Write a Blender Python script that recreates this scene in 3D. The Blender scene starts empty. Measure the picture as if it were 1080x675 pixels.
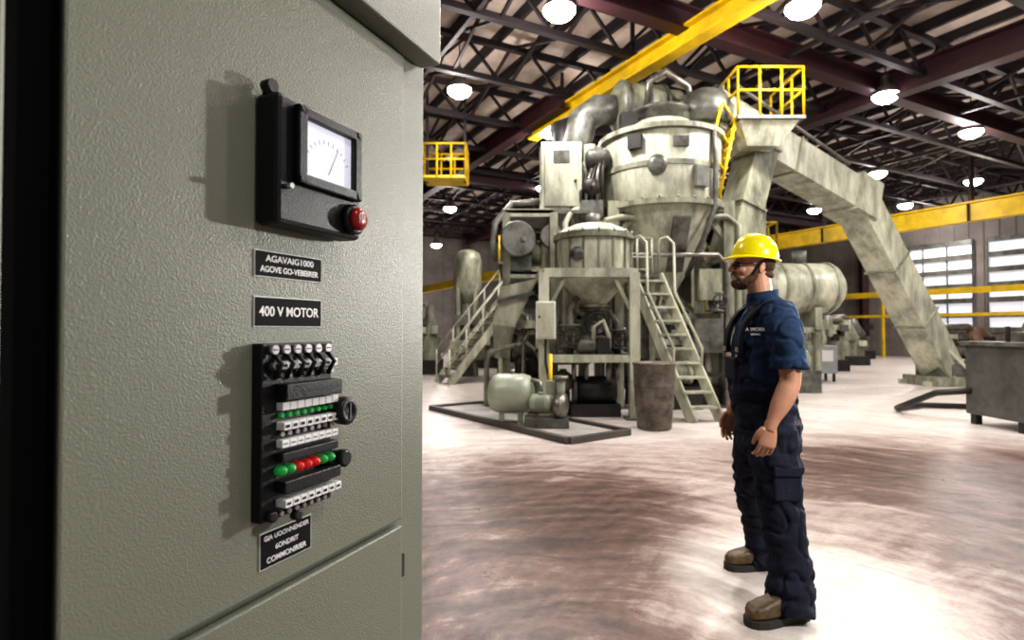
import bpy, math, random
from mathutils import Vector, Matrix, noise
random.seed(7)
V=Vector
sc=bpy.context.scene
COL=sc.collection

# ---------------------------------------------------------------- materials
def newmat(name):
    m=bpy.data.materials.new(name); m.use_nodes=True
    nt=m.node_tree; b=nt.nodes['Principled BSDF']
    return m,nt,b
def mat(name,col,rough=0.5,metal=0.0,var=0.0,vscale=3.0,bump=0.0,bscale=60.0,emit=0.0,dark=None,spec=0.5,streak=False):
    m,nt,b=newmat(name)
    b.inputs['Base Color'].default_value=(*col,1)
    b.inputs['Roughness'].default_value=rough
    b.inputs['Metallic'].default_value=metal
    b.inputs['Specular IOR Level'].default_value=spec
    tc=nt.nodes.new('ShaderNodeTexCoord')
    if var>0:
        n=nt.nodes.new('ShaderNodeTexNoise'); n.inputs['Scale'].default_value=vscale; n.inputs['Detail'].default_value=9
        n.inputs['Roughness'].default_value=0.7
        r=nt.nodes.new('ShaderNodeValToRGB')
        d=dark if dark else tuple(c*(1-var) for c in col)
        r.color_ramp.elements[0].position=0.38; r.color_ramp.elements[0].color=(*d,1)
        r.color_ramp.elements[1].position=0.6; r.color_ramp.elements[1].color=(*col,1)
        src=tc.outputs['Object']
        if streak:
            mp=nt.nodes.new('ShaderNodeMapping'); mp.inputs['Scale'].default_value=(1,1,.3); nt.links.new(src,mp.inputs['Vector']); src=mp.outputs[0]
        nt.links.new(src,n.inputs['Vector'])
        nt.links.new(n.outputs['Fac'],r.inputs['Fac'])
        nt.links.new(r.outputs['Color'],b.inputs['Base Color'])
    if bump>0:
        n2=nt.nodes.new('ShaderNodeTexNoise'); n2.inputs['Scale'].default_value=bscale; n2.inputs['Detail'].default_value=3
        bp=nt.nodes.new('ShaderNodeBump'); bp.inputs['Strength'].default_value=bump; bp.inputs['Distance'].default_value=0.01
        nt.links.new(tc.outputs['Object'],n2.inputs['Vector'])
        nt.links.new(n2.outputs['Fac'],bp.inputs['Height']); nt.links.new(bp.outputs['Normal'],b.inputs['Normal'])
    if emit>0:
        b.inputs['Emission Color'].default_value=(*col,1); b.inputs['Emission Strength'].default_value=emit
    return m
BEIGE=mat('machine_paint',(0.33,0.34,0.25),0.4,0,0.72,3.2,0.1,12,streak=True)
BEIGE2=mat('machine_paint_light',(0.54,0.55,0.43),0.38,0,0.58,3.0,streak=True)
GREY=mat('machine_grey',(0.16,0.165,0.145),0.4,0.2,0.65,4)
DARK=mat('machine_dark',(0.035,0.033,0.031),0.5,0.3,0.4,4)
STEEL=mat('worn_steel',(0.30,0.28,0.25),0.35,0.7,0.5,5)
YEL=mat('safety_yellow',(0.82,0.55,0.005),0.45,0,0.35,1.5)
MAROON=mat('girder_maroon',(0.040,0.009,0.013),0.55,0,0.4,2)
BLACKST=mat('joist_black',(0.013,0.008,0.010),0.6,0,0.3,3)
DECK=mat('roof_deck',(0.74,0.62,0.54),0.7,0,0.45,0.5)
WALLM=mat('wall_sheet',(0.21,0.187,0.173),0.7,0,0.35,0.8)
WHITE=mat('white_plastic',(0.82,0.82,0.82),0.4)
LAMP=mat('lamp_lens',(1,0.95,0.96),0.4,emit=40)
GLASSW=mat('frosted_window',(0.82,0.84,0.95),0.4,emit=0.42)  # emission stands in for daylight coming through the panes

def floor_mat():
    m,nt,b=newmat('floor_concrete'); N=nt.nodes; L=nt.links
    def math_(op,a,bb=None,c=None,clamp=False):
        n=N.new('ShaderNodeMath'); n.operation=op; n.use_clamp=clamp
        for i,x in enumerate((a,bb,c)):
            if x is None: continue
            if isinstance(x,(int,float)): n.inputs[i].default_value=x
            else: L.new(x,n.inputs[i])
        return n.outputs[0]
    g=N.new('ShaderNodeNewGeometry'); pos=g.outputs['Position']
    nz=N.new('ShaderNodeTexNoise'); nz.inputs['Scale'].default_value=0.8; nz.inputs['Detail'].default_value=6; L.new(pos,nz.inputs['Vector'])
    vm=N.new('ShaderNodeVectorMath'); vm.operation='MULTIPLY_ADD'
    L.new(nz.outputs['Color'],vm.inputs[0]); vm.inputs[1].default_value=(2.0,2.0,0); vm.inputs[2].default_value=(-1.0,-1.0,0)
    va=N.new('ShaderNodeVectorMath'); va.operation='ADD'; L.new(pos,va.inputs[0]); L.new(vm.outputs[0],va.inputs[1])
    def blob(cx,cy,rin,rout,sx=1,sy=1,src=None):
        s=N.new('ShaderNodeVectorMath'); s.operation='SUBTRACT'; L.new(src or va.outputs[0],s.inputs[0]); s.inputs[1].default_value=(cx,cy,0)
        k=N.new('ShaderNodeVectorMath'); k.operation='MULTIPLY'; L.new(s.outputs[0],k.inputs[0]); k.inputs[1].default_value=(sx,sy,0)
        l=N.new('ShaderNodeVectorMath'); l.operation='LENGTH'; L.new(k.outputs[0],l.inputs[0])
        r=N.new('ShaderNodeMapRange'); r.interpolation_type='SMOOTHSTEP'; L.new(l.outputs['Value'],r.inputs[0])
        r.inputs[1].default_value=rin; r.inputs[2].default_value=rout; r.inputs[3].default_value=1; r.inputs[4].default_value=0
        return r.outputs[0]
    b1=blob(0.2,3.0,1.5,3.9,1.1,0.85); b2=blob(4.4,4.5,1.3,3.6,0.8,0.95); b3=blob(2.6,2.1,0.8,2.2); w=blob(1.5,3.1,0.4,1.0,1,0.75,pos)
    w2=blob(2.1,4.4,0.2,1.3,1.3,0.5)
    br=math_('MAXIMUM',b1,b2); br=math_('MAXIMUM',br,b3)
    br=math_('MULTIPLY',br,math_('SUBTRACT',1.0,w))  # w paints the light pool at the worker's feet into the colour
    br=math_('MULTIPLY',br,math_('SUBTRACT',1.0,math_('MULTIPLY',w2,0.65)))
    sp=N.new('ShaderNodeSeparateXYZ'); L.new(pos,sp.inputs[0])
    wob=math_('MULTIPLY',math_('SUBTRACT',nz.outputs['Fac'],0.5),0.9)
    def arcs(cx,cy,fr,fa,seed):
        dx=math_('SUBTRACT',sp.outputs[0],cx); dy=math_('SUBTRACT',sp.outputs[1],cy)
        r=math_('ADD',math_('SQRT',math_('ADD',math_('MULTIPLY',dx,dx),math_('MULTIPLY',dy,dy))),wob)
        a=math_('ARCTAN2',dy,dx)
        cb=N.new('ShaderNodeCombineXYZ'); L.new(math_('MULTIPLY',r,fr),cb.inputs[0]); L.new(math_('MULTIPLY',a,fa),cb.inputs[1]); cb.inputs[2].default_value=seed
        n2=N.new('ShaderNodeTexNoise'); n2.inputs['Scale'].default_value=1.0; n2.inputs['Detail'].default_value=8; n2.inputs['Roughness'].default_value=0.66; L.new(cb.outputs[0],n2.inputs['Vector'])
        return math_('SUBTRACT',n2.outputs['Fac'],0.5)
    s1=arcs(.35,2.0,8.0,1.5,0.0); s2=arcs(3.6,1.6,7.0,1.6,5.0)
    n3=N.new('ShaderNodeTexNoise'); n3.inputs['Scale'].default_value=2.6; n3.inputs['Detail'].default_value=14; n3.inputs['Roughness'].default_value=0.8; L.new(pos,n3.inputs['Vector'])
    st=math_('ADD',math_('MULTIPLY',s1,3.2),math_('MULTIPLY',s2,1.8))
    st2=math_('MULTIPLY',math_('SUBTRACT',n3.outputs['Fac'],0.5),3.2)
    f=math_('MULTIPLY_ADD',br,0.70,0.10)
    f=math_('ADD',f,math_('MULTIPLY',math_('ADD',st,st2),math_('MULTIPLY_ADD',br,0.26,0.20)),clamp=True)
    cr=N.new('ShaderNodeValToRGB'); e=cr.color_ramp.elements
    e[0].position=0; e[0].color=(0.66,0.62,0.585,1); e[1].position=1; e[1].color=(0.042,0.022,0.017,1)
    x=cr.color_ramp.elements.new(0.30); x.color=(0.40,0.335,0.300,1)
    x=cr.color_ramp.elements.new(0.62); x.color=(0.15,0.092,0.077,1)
    L.new(f,cr.inputs['Fac']); L.new(cr.outputs['Color'],b.inputs['Base Color'])
    ro=math_('MULTIPLY_ADD',n3.outputs['Fac'],0.55,0.06); L.new(ro,b.inputs['Roughness'])
    bp=N.new('ShaderNodeBump'); bp.inputs['Strength'].default_value=0.4; bp.inputs['Distance'].default_value=0.01
    L.new(n3.outputs['Fac'],bp.inputs['Height']); L.new(bp.outputs['Normal'],b.inputs['Normal'])
    return m
FLOORM=floor_mat()

# ---------------------------------------------------------------- builder
class B:
    def __init__(s,mats,M=None):
        s.v=[];s.f=[];s.mi=[];s.sm=[];s.mats=mats;s.M=M or Matrix.Identity(4)
    def mid(s,m):
        if m not in s.mats: s.mats.append(m)
        return s.mats.index(m)
    def add(s,vs,fs,m,smooth=False):
        o=len(s.v); s.v+= [s.M@V(p) for p in vs]
        k=s.mid(m)
        for i,f in enumerate(fs):
            s.f.append([o+j for j in f]); s.mi.append(k)
            s.sm.append(smooth if not isinstance(smooth,list) else smooth[i])
    def box(s,c,size,m,rz=0,R=None):
        c=V(c); x,y,z=[a/2 for a in size]
        R=R or Matrix.Rotation(rz,3,'Z')
        vs=[c+R@V(p) for p in [(-x,-y,-z),(x,-y,-z),(x,y,-z),(-x,y,-z),(-x,-y,z),(x,-y,z),(x,y,z),(-x,y,z)]]
        s.add(vs,[(0,3,2,1),(4,5,6,7),(0,1,5,4),(1,2,6,5),(2,3,7,6),(3,0,4,7)],m)
    def hexa(s,vs,m):
        s.add(vs,[(0,3,2,1),(4,5,6,7),(0,1,5,4),(1,2,6,5),(2,3,7,6),(3,0,4,7)],m)
    def beam(s,p1,p2,w,h,m,up=(0,0,1)):
        p1=V(p1);p2=V(p2); d=(p2-p1).normalized(); up=V(up)
        if abs(d.dot(up))>0.98: up=V((0,1,0))
        sd=d.cross(up).normalized(); u=sd.cross(d).normalized()
        vs=[]
        for p in (p1,p2):
            vs+=[p-sd*w/2-u*h/2,p+sd*w/2-u*h/2,p+sd*w/2+u*h/2,p-sd*w/2+u*h/2]
        s.add(vs,[(3,2,1,0),(4,5,6,7),(0,1,5,4),(1,2,6,5),(2,3,7,6),(3,0,4,7)],m)
    def ibeam(s,p1,p2,w,h,m,t=0.04):
        p1=V(p1);p2=V(p2);z=V((0,0,h/2-t/2))
        s.beam(p1+z,p2+z,w,t,m);s.beam(p1-z,p2-z,w,t,m);s.beam(p1,p2,t*0.7,h-2*t,m)
    def rings(s,rs,m,smooth=True,cap=True):
        n=len(rs[0]); vs=[p for r in rs for p in r]; fs=[]
        for i in range(len(rs)-1):
            for j in range(n):
                k=(j+1)%n
                fs.append((i*n+j,i*n+k,(i+1)*n+k,(i+1)*n+j))
        sm=[smooth]*len(fs)
        if cap:
            fs.append(tuple(range(n-1,-1,-1))); fs.append(tuple((len(rs)-1)*n+j for j in range(n))); sm+=[False,False]
        s.add(vs,fs,m,sm)
    def cyl(s,p1,p2,r1,m,r2=None,n=20):
        s.sweep([p1,p2],[r1,r1 if r2 is None else r2],m,n)
    def sweep(s,pts,rad,m,n=12,cap=True,flat=None):
        pts=[V(p) for p in pts]
        if not isinstance(rad,(list,tuple)): rad=[rad]*len(pts)
        rs=[];ref=None
        for i,p in enumerate(pts):
            t=(pts[min(i+1,len(pts)-1)]-pts[max(i-1,0)]).normalized()
            if ref is None:
                ref=V((0,1,0)) if abs(t.y)<0.9 else V((0,0,1))
            a=(ref-t*ref.dot(t)).normalized(); b=t.cross(a); ref=a
            r=rad[i]; ra,rb=(r if isinstance(r,(tuple,list)) else (r,r))
            rs.append([p+a*ra*math.cos(2*math.pi*j/n)+b*rb*math.sin(2*math.pi*j/n) for j in range(n)])
        s.rings(rs,m,True,cap)
    def lathe(s,c,prof,m,n=32,axis=(0,0,1),smooth=True,cap=True):
        c=V(c); ax=V(axis).normalized(); q=V((0,0,1)).rotation_difference(ax).to_matrix()
        rs=[[c+q@V((r*math.cos(2*math.pi*j/n),r*math.sin(2*math.pi*j/n),z)) for j in range(n)] for r,z in prof]
        s.rings(rs,m,smooth,cap)
    def ell(s,c,r,m,n=20,k=12,R=None):
        c=V(c);R=R or Matrix.Identity(3);rs=[]
        for i in range(k+1):
            a=-math.pi/2+math.pi*(i+0.0)/k; a=max(min(a,math.pi/2-0.03),-math.pi/2+0.03)
            rs.append([c+R@V((r[0]*math.cos(a)*math.cos(2*math.pi*j/n),r[1]*math.cos(a)*math.sin(2*math.pi*j/n),r[2]*math.sin(a))) for j in range(n)])
        s.rings(rs,m)
    def rail(s,pts,m,h=1.05,r=0.028,post=1.0):
        pts=[V(p) for p in pts]; Z=V((0,0,1))
        for a,b in zip(pts[:-1],pts[1:]):
            for hh in (h,h*0.52): s.cyl(a+Z*hh,b+Z*hh,r,m,n=8)
            k=max(1,int(round((b-a).length/post)))
            for i in range(k+1):
                p=a.lerp(b,i/k); s.cyl(p,p+Z*h,r,m,n=8)
    def motor(s,c,ax,r,L,m,m2=None):
        c=V(c);ax=V(ax).normalized();m2=m2 or m
        s.lathe(c,[(r*.6,-L/2),(r*.95,-L/2+.03),(r,-L/2+.06),(r,L/2-.06),(r*.9,L/2-.02),(r*.3,L/2)],m,20,ax)
        for i in range(7):
            p=c+ax*(-L/2+.1+(L-.2)*i/6); s.cyl(p-ax*.008,p+ax*.008,r*1.09,m2,n=20)
        s.cyl(c+ax*L/2,c+ax*(L/2+.15),r*.18,STEEL,n=10)
        s.box(c+V((0,0,r*1.05)),(r*.7,r*.7,r*.4),m2)
    def valve(s,c,r,m):
        c=V(c)
        s.lathe(c,[(r*1.5,-r*1.6),(r*1.5,-r*1.35),(r*.8,-r*1.2),(r*1.1,0),(r*.8,r*1.2),(r*1.5,r*1.35),(r*1.5,r*1.6)],m,20)
        s.cyl(c,c+V((0,-r*2.3,0)),r*.3,STEEL,n=10)
        q=c+V((0,-r*2.3,0))
        s.sweep([q+V((r*1.1*math.cos(a),0,r*1.1*math.sin(a))) for a in [i*math.pi/8 for i in range(17)]],r*.12,DARK,6,cap=False)
        s.beam(q-V((r*1.1,0,0)),q+V((r*1.1,0,0)),.02,.02,DARK); s.beam(q-V((0,0,r*1.1)),q+V((0,0,r*1.1)),.02,.02,DARK)
    def obj(s,name,parent=None,bevel=0,loc=None,rz=None):
        me=bpy.data.meshes.new(name); me.from_pydata([tuple(p) for p in s.v],[],s.f)
        for m in s.mats: me.materials.append(m)
        for p,k,sm in zip(me.polygons,s.mi,s.sm): p.material_index=k; p.use_smooth=sm
        me.update()
        o=bpy.data.objects.new(name,me); COL.objects.link(o)
        if parent: o.parent=parent
        if loc: o.location=loc
        if rz is not None: o.rotation_euler[2]=rz
        if bevel:
            b=o.modifiers.new('bev','BEVEL'); b.width=bevel; b.segments=2; b.limit_method='ANGLE'; b.angle_limit=0.7
        return o
def empty(name,loc=(0,0,0),rz=0):
    e=bpy.data.objects.new(name,None); COL.objects.link(e); e.location=loc; e.rotation_euler[2]=rz; return e

# ---------------------------------------------------------------- hall
TH=math.radians(27.5); cT,sT=math.cos(TH),math.sin(TH)
def H(u,v,z=0): return V((cT*u-sT*v,sT*u+cT*v,z))
U0,U1,V0,V1=-12,32,-8,33
VE=V1-.25
b=B([]); b.hexa([H(U0,V0,-.1),H(U1,V0,-.1),H(U1,V1,-.1),H(U0,V1,-.1),H(U0,V0,0),H(U1,V0,0),H(U1,V1,0),H(U0,V1,0)],FLOORM); b.obj('floor')
b=B([]); b.hexa([H(U0,V0,8.1),H(U1,V0,8.1),H(U1,V1,8.1),H(U0,V1,8.1),H(U0,V0,8.2),H(U1,V0,8.2),H(U1,V1,8.2),H(U0,V1,8.2)],DECK); b.obj('ceiling')
def wallpoly(name,u0,v0,u1,v1,th=0.15,z1=8.2):
    b=B([]); a=H(u0,v0);c=H(u1,v1); b.beam(a+V((0,0,z1/2)),c+V((0,0,z1/2)),th,z1,WALLM)
    n=int((c-a).length/0.6)
    for i in range(n):
        p=a.lerp(c,(i+.5)/n); b.beam(p,p+V((0,0,z1-.3)),0.22,0.05,WALLM,up=(c-a).normalized())
    b.obj(name)
wallpoly('wall_north',U0,V1,U1,V1); wallpoly('wall_east',U1,V0,U1,V1); wallpoly('wall_west',U0,V0,U0,V1)
b=B([])
u=U0+.6
while u<U1: b.beam(H(u,V0,7.98),H(u,V1,7.98),.1,.22,BLACKST); u+=1.0
b.obj('roof_purlins')
b=B([]); v=V0+1.0; SPV=2.3
while v<V1:
    b.beam(H(U0,v,7.8),H(U1,v,7.8),.14,.12,BLACKST); b.beam(H(U0,v,7.0),H(U1,v,7.0),.14,.12,BLACKST)
    u=U0;up=True
    while u<U1-.8:
        b.beam(H(u,v,7.0 if up else 7.8),H(u+.8,v,7.8 if up else 7.0),.06,.06,BLACKST); u+=.8; up=not up
    v+=SPV
for u in (-5,-3,-.5,2,4.5,5.9,9,11.5,16,18,22,25,28):
    v=V0+1.0
    while v<V1-SPV:
        b.beam(H(u,v,7.0),H(u,v+SPV,7.8),.06,.06,BLACKST); b.beam(H(u,v,7.8),H(u,v+SPV,7.0),.06,.06,BLACKST); v+=SPV
for u in (-8,0,4,10.3,17,20,27): b.beam(H(u,V0,7.0),H(u,V1,7.0),.08,.08,BLACKST)
b.obj('roof_trusses')
b=B([])
b.ibeam(H(13.7,V0,7.0),H(13.7,VE,7.0),.35,.6,MAROON)
b.ibeam(H(7.4,11.5,7.0),H(7.4,VE,7.0),.32,.5,MAROON)
b.ibeam(H(U0+.3,7.75,7.1),H(U1-.3,7.75,7.1),.3,.45,MAROON)
b.ibeam(H(U0+.3,18.8,7.0),H(U1-.3,18.8,7.0),.35,.6,MAROON)
for u,v in ((13.7,32.6),(7.4,32.6),(31.6,7.75),(31.6,18.8),(31.6,26)):
    b.beam(H(u,v,0),H(u,v,7.6),.35,.35,MAROON)
b.obj('roof_girders')
b=B([]); b.ibeam(H(7.6,V0,6.75),H(7.6,13.4,6.75),.3,.38,YEL,.05)
v=V0+1
while v<13: b.beam(H(7.6,v,6.9),H(7.6,v,7.8),.08,.08,BLACKST); v+=2.7
b.obj('crane_runway')
b=B([]); b.beam(H(23.5,V0,5.5),H(23.5,VE,5.5),.4,.6,YEL); b.beam(H(23.5,V0,5.85),H(23.5,VE,5.85),.55,.06,YEL)
v=V0+2
while v<VE:
    b.beam(H(23.5,v,5.8),H(23.5,v,7.8),.12,.12,BLACKST); b.beam(H(23.26,v,5.2),H(23.26,v,5.8),.04,.08,DARK); v+=5.4
b.obj('crane_runway')
b=B([])
for z in (3.2,2.1): b.beam(H(30.2,V0,z),H(30.2,VE,z),.12,.28 if z>3 else .14,YEL)
v=V0+1
while v<VE: b.beam(H(30.2,v,0),H(30.2,v,3.3),.12,.12,YEL); v+=6
b.obj('guard_rail')
b=B([]); b.beam(H(8.9,17.5,3.35),H(8.9,27.5,3.35),.25,.3,YEL)
for v in (17.7,22,27.3): b.beam(H(8.9,v,0),H(8.9,v,3.3),.15,.15,GREY)
b.obj('crane_runway')
k=1
for v0 in (-4,1.2,8.6,13.8):
    b=B([]); v1=v0+4.6 if v0<13 else v0+3.2
    b.hexa([H(31.86,v0,1.4),H(31.9,v0,1.4),H(31.9,v1,1.4),H(31.86,v1,1.4),H(31.86,v0,5.6),H(31.9,v0,5.6),H(31.9,v1,5.6),H(31.86,v1,5.6)],GLASSW)
    for i in range(7): z=1.4+4.2*i/6; b.beam(H(31.8,v0,z),H(31.8,v1,z),.08,.24,GREY)
    for i in range(4): v=v0+(v1-v0)*i/3; b.beam(H(31.8,v,1.4),H(31.8,v,5.6),.05,.05,GREY)
    b.obj('window_%d'%k); k+=1
# high-bay lamps
lamps=[(-1.18,12.7,6.8),(.8,9.5,6.8),(4.85,9.4,6.8),(1.03,15.4,6.8),(12.5,15.4,6.8),(12.6,19.5,6.8),(16.7,20.5,6.8),(-2.7,24.7,6.7),(7.5,24,6.8),(19.5,27,6.8),(-4.0,30,5.9),(-3.5,4,6.8),(8.5,5,6.8),(3,-1,6.8),(2.3,5.9,6.8),(6.6,7.2,6.8),(10.6,10.2,6.8)]  # the last few hang out of view, added to brighten the machines
extra=[(8.6,13.0,6.8),(13.6,25.5,6.8),(1.2,21.5,6.8),(17.0,24.5,6.8)]
for i,(x,y,z) in enumerate(lamps+extra):
    b=B([])
    b.lathe((x,y,z),[(.27,0),(.28,.03),(.2,.16),(.11,.24),(.10,.45),(.05,.5),(.02,.55)],STEEL,24)
    b.lathe((x,y,z-.02),[(.02,-.16),(.12,-.145),(.21,-.095),(.27,-.02),(.27,.03)],LAMP,24)
    b.cyl((x,y,z+.5),(x,y,7.9),.015,DARK,n=6)
    b.obj('high_bay_lamp')
    if i<len(lamps):
        l=bpy.data.lights.new('high_bay_light','SPOT'); l.energy=280 if y<6 else 480; l.shadow_soft_size=.22; l.color=(1,.94,.89); l.spot_size=math.radians(150); l.spot_blend=.6
        o=bpy.data.objects.new('high_bay_light',l); COL.objects.link(o); o.location=(x,y,z-.36)
        l=bpy.data.lights.new('ceiling_fill','POINT'); l.energy=165; l.shadow_soft_size=.25; l.color=(1,.92,.87)  # added point light under each lamp to lift the dark ceiling
        o=bpy.data.objects.new('ceiling_fill',l); COL.objects.link(o); o.location=(x,y,z-.5)

# ---------------------------------------------------------------- main plant
b=B([]); c=(2.88,11,0)
b.lathe(c,[(.22,1.95),(.24,2.05),(1.1,3.62),(1.12,3.66),(1.12,5.0),(1.08,5.04),(.62,5.3),(.6,5.34)],BEIGE2,48)
for z,r in ((3.66,1.2),(5.0,1.19),(4.35,1.14),(2.1,.32)): b.lathe(c,[(r-.05,z-.05),(r,z-.045),(r,z+.045),(r-.05,z+.05)],BEIGE,48,smooth=False)
b.lathe(c,[(.5,5.3),(.5,5.55),(.58,5.56),(.58,5.62)],GREY,32)
b.cyl((2.88,11,1.3),(2.88,11,2.0),.2,GREY)
for i in range(24):
    a=i*math.pi/12; b.cyl((2.88+1.165*math.cos(a),11+1.165*math.sin(a),3.7),(2.88+1.165*math.cos(a),11+1.165*math.sin(a),3.75),.025,STEEL,n=6)
b.lathe((2.55,9.93,4.3),[(.17,0),(.17,.06),(.05,.07)],GREY,24,axis=(-.3,-1,0)); b.box((3.3,9.98,4.1),(.26,.2,.36),GREY,.4)
b.box((2.2,10.1,4.75),(.25,.15,.25),DARK,-.5); b.box((2.95,9.87,4.7),(.28,.06,.18),GREY)
b.sweep([(3.6,10.1,5.0),(3.62,10.05,4.4),(3.6,10.05,3.6),(3.4,10.1,3.0),(3.2,10.4,2.4)],.05,GREY,8)
b.beam((3.0,10.0,3.4),(3.0,10.55,2.5),.3,.12,GREY)
b.obj('storage_hopper')
b=B([]); c=(1.376,9.6,0)
b.lathe(c,[(.16,1.7),(.18,1.78),(.6,2.28),(.62,2.32),(.62,2.95),(.58,3.05),(.35,3.16),(.05,3.2)],BEIGE2,48)
for z,r in ((2.32,.68),(2.92,.68),(2.97,.66),(1.8,.26)): b.lathe(c,[(r-.05,z-.03),(r,z-.025),(r,z+.025),(r-.05,z+.03)],BEIGE,48,smooth=False)
for i in range(16):
    a=i*math.pi/8; b.cyl((1.376+.65*math.cos(a),9.6+.65*math.sin(a),2.97),(1.376+.65*math.cos(a),9.6+.65*math.sin(a),3.03),.02,STEEL,n=6)
    b.beam((1.376+.635*math.cos(a),9.6+.635*math.sin(a),2.34),(1.376+.635*math.cos(a),9.6+.635*math.sin(a),2.9),.03,.03,BEIGE)
b.cyl((1.376,9.6,3.15),(1.376,9.6,3.35),.12,GREY); b.lathe((1.05,9.07,2.62),[(.11,0),(.11,.06),(.02,.07)],GREY,20,axis=(-.5,-1,0))
b.valve((1.376,9.6,1.5),.16,GREY); b.cyl((1.376,9.6,.98),(1.376,9.6,1.3),.16,BEIGE)
b.obj('batch_tank')
b=B([])
xs=(.5,1.92); ys=(8.95,10.25)
for x in xs:
    for y in ys:
        b.beam((x,y,0),(x,y,2.3),.16,.16,BEIGE2)
        b.box((x,y,.015),(.3,.3,.03),GREY)
for z,w in ((2.3,.14),(.95,.12)):
    for x in xs: b.beam((x,ys[0],z),(x,ys[1],z),w,w,BEIGE2)
    for y in ys: b.beam((xs[0],y,z),(xs[1],y,z),w,w,BEIGE2)
b.box((1.21,9.6,.93),(1.4,1.3,.04),GREY)
b.beam((.5,10.25,1.0),(1.92,10.25,2.25),.07,.07,BEIGE); b.beam((1.92,10.25,1.0),(.5,10.25,2.25),.07,.07,BEIGE)
b.beam((.5,8.95,1.6),(.85,8.95,2.25),.06,.06,BEIGE); b.beam((1.92,8.95,1.6),(1.6,8.95,2.25),.06,.06,BEIGE)
b.obj('steel_support_frame')
b=B([])
for x in (1.85,3.95):
    for y in (10.4,12.1):
        b.beam((x,y,0),(x,y,3.75),.2,.2,BEIGE); b.box((x,y,.02),(.4,.4,.04),GREY)
for z in (3.65,1.6):
    for x in (1.85,3.95): b.beam((x,10.4,z),(x,12.1,z),.16,.2,BEIGE)
    for y in (10.4,12.1): b.beam((1.85,y,z),(3.95,y,z),.16,.2,BEIGE)
b.beam((1.85,12.1,1.7),(3.95,12.1,3.6),.1,.1,BEIGE); b.beam((3.95,12.1,1.7),(1.85,12.1,3.6),.1,.1,BEIGE)
b.beam((3.95,10.4,1.7),(3.95,12.1,3.6),.1,.1,BEIGE); b.beam((1.85,10.4,3.0),(2.3,10.4,3.6),.1,.1,BEIGE); b.beam((3.95,10.4,3.0),(3.5,10.4,3.6),.1,.1,BEIGE)
b.obj('steel_support_frame')
b=B([])
b.box((2.9,11.2,.35),(1.7,1.1,.1),DARK); 
for x in (2.2,3.6):
    for y in (10.8,11.6): b.beam((x,y,0),(x,y,.35),.1,.1,DARK)
b.cyl((2.2,11.2,.9),(3.6,11.2,.9),.5,BEIGE,n=28); b.cyl((2.1,11.2,.9),(2.2,11.2,.9),.56,GREY,n=28); b.cyl((3.6,11.2,.9),(3.7,11.2,.9),.56,GREY,n=28)
b.motor((3.95,10.9,.65),(1,0,0),.22,.5,GREY); b.sweep([(3.2,10.7,1.2),(3.3,10.3,1.4),(3.5,10.2,1.0),(3.5,10.2,.1)],.07,STEEL)
b.obj('horizontal_mixer')
b=B([])
b.cyl((1.05,9.4,.42),(1.7,9.4,.42),.22,DARK,n=24); b.cyl((1.0,9.4,.42),(1.05,9.4,.42),.25,GREY,n=24); b.box((1.35,9.4,.1),(.8,.5,.2),DARK)
b.motor((.85,9.5,.55),(0,-1,0),.16,.4,BEIGE); b.beam((.85,9.5,0),(.85,9.5,.4),.2,.3,DARK)
for x in (1.0,1.2,1.55,1.7): b.sweep([(x,9.2,.6),(x,9.2,.85),(x+.08,9.3,.9)],.04,STEEL,8)
b.obj('transfer_pump')
b=B([])
b.valve((.95,9.3,1.3),.12,BEIGE); b.valve((1.72,9.25,1.25),.1,GREY)
b.sweep([(.95,9.3,1.0),(.95,9.3,1.5),(.95,9.35,1.75),(1.1,9.5,1.95)],.06,BEIGE,10); b.sweep([(1.72,9.25,.97),(1.72,9.25,1.5),(1.6,9.4,1.7)],.05,GREY,10)
b.motor((1.2,9.15,1.15),(1,0,.0),.13,.35,GREY); b.box((1.45,9.1,1.12),(.2,.2,.3),DARK); b.sweep([(.7,9.2,1.0),(.7,9.2,1.35),(.62,9.15,1.55),(.55,9.1,1.9)],.03,STEEL,8)
b.sweep([(1.3,9.1,1.0),(1.3,9.05,1.45),(1.45,9.05,1.55),(1.55,9.1,1.3),(1.55,9.1,1.0)],.035,BEIGE2,10)
b.obj('valve_manifold')
b=B([]); b.box((.52,8.8,1.55),(.3,.16,.58),WHITE); b.box((.52,8.71,1.55),(.26,.02,.54),BEIGE2); b.cyl((.42,8.7,1.6),(.42,8.69,1.6),.02,DARK,n=8)
b.sweep([(.52,8.8,1.27),(.52,8.8,.9),(.6,8.85,.5),(.6,8.85,.05)],.02,DARK,8); b.obj('junction_box',bevel=.01)
b=B([]); random.seed(3)
def pipe(pts,r,m): b.sweep(pts,r,m,10)
pipe([(1.62,10.3,0.05),(1.62,10.3,3.2),(1.7,10.35,3.4),(2.0,10.3,3.45),(3.9,10.28,3.45),(4.1,10.3,3.3),(4.1,10.3,.1)],.06,BEIGE)
pipe([(1.75,10.2,0.05),(1.75,10.2,2.6),(1.9,10.2,2.75),(3.7,10.2,2.75),(3.85,10.2,2.6),(3.85,10.2,.1)],.045,STEEL)
pipe([(-.3,10.05,2.6),(-.35,10.0,2.9),(-.3,10.1,3.3),(.0,10.3,3.7),(.5,10.4,3.75)],.06,GREY)
pipe([(.2,9.9,.05),(.2,9.9,1.2),(.3,9.8,1.35),(.5,9.5,1.35),(.9,9.35,1.35)],.04,STEEL)
pipe([(-.45,10.1,.05),(-.45,10.1,.8),(-.4,10.1,1.0),(-.1,10.05,1.1),(.2,9.95,1.15)],.05,BEIGE)
pipe([(.95,10.1,1.0),(.95,10.1,3.3),(1.05,10.2,3.5),(1.2,10.3,3.6)],.055,BEIGE2)
pipe([(1.1,10.35,2.3),(1.1,10.35,3.9),(1.25,10.4,4.1)],.07,GREY)
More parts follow.
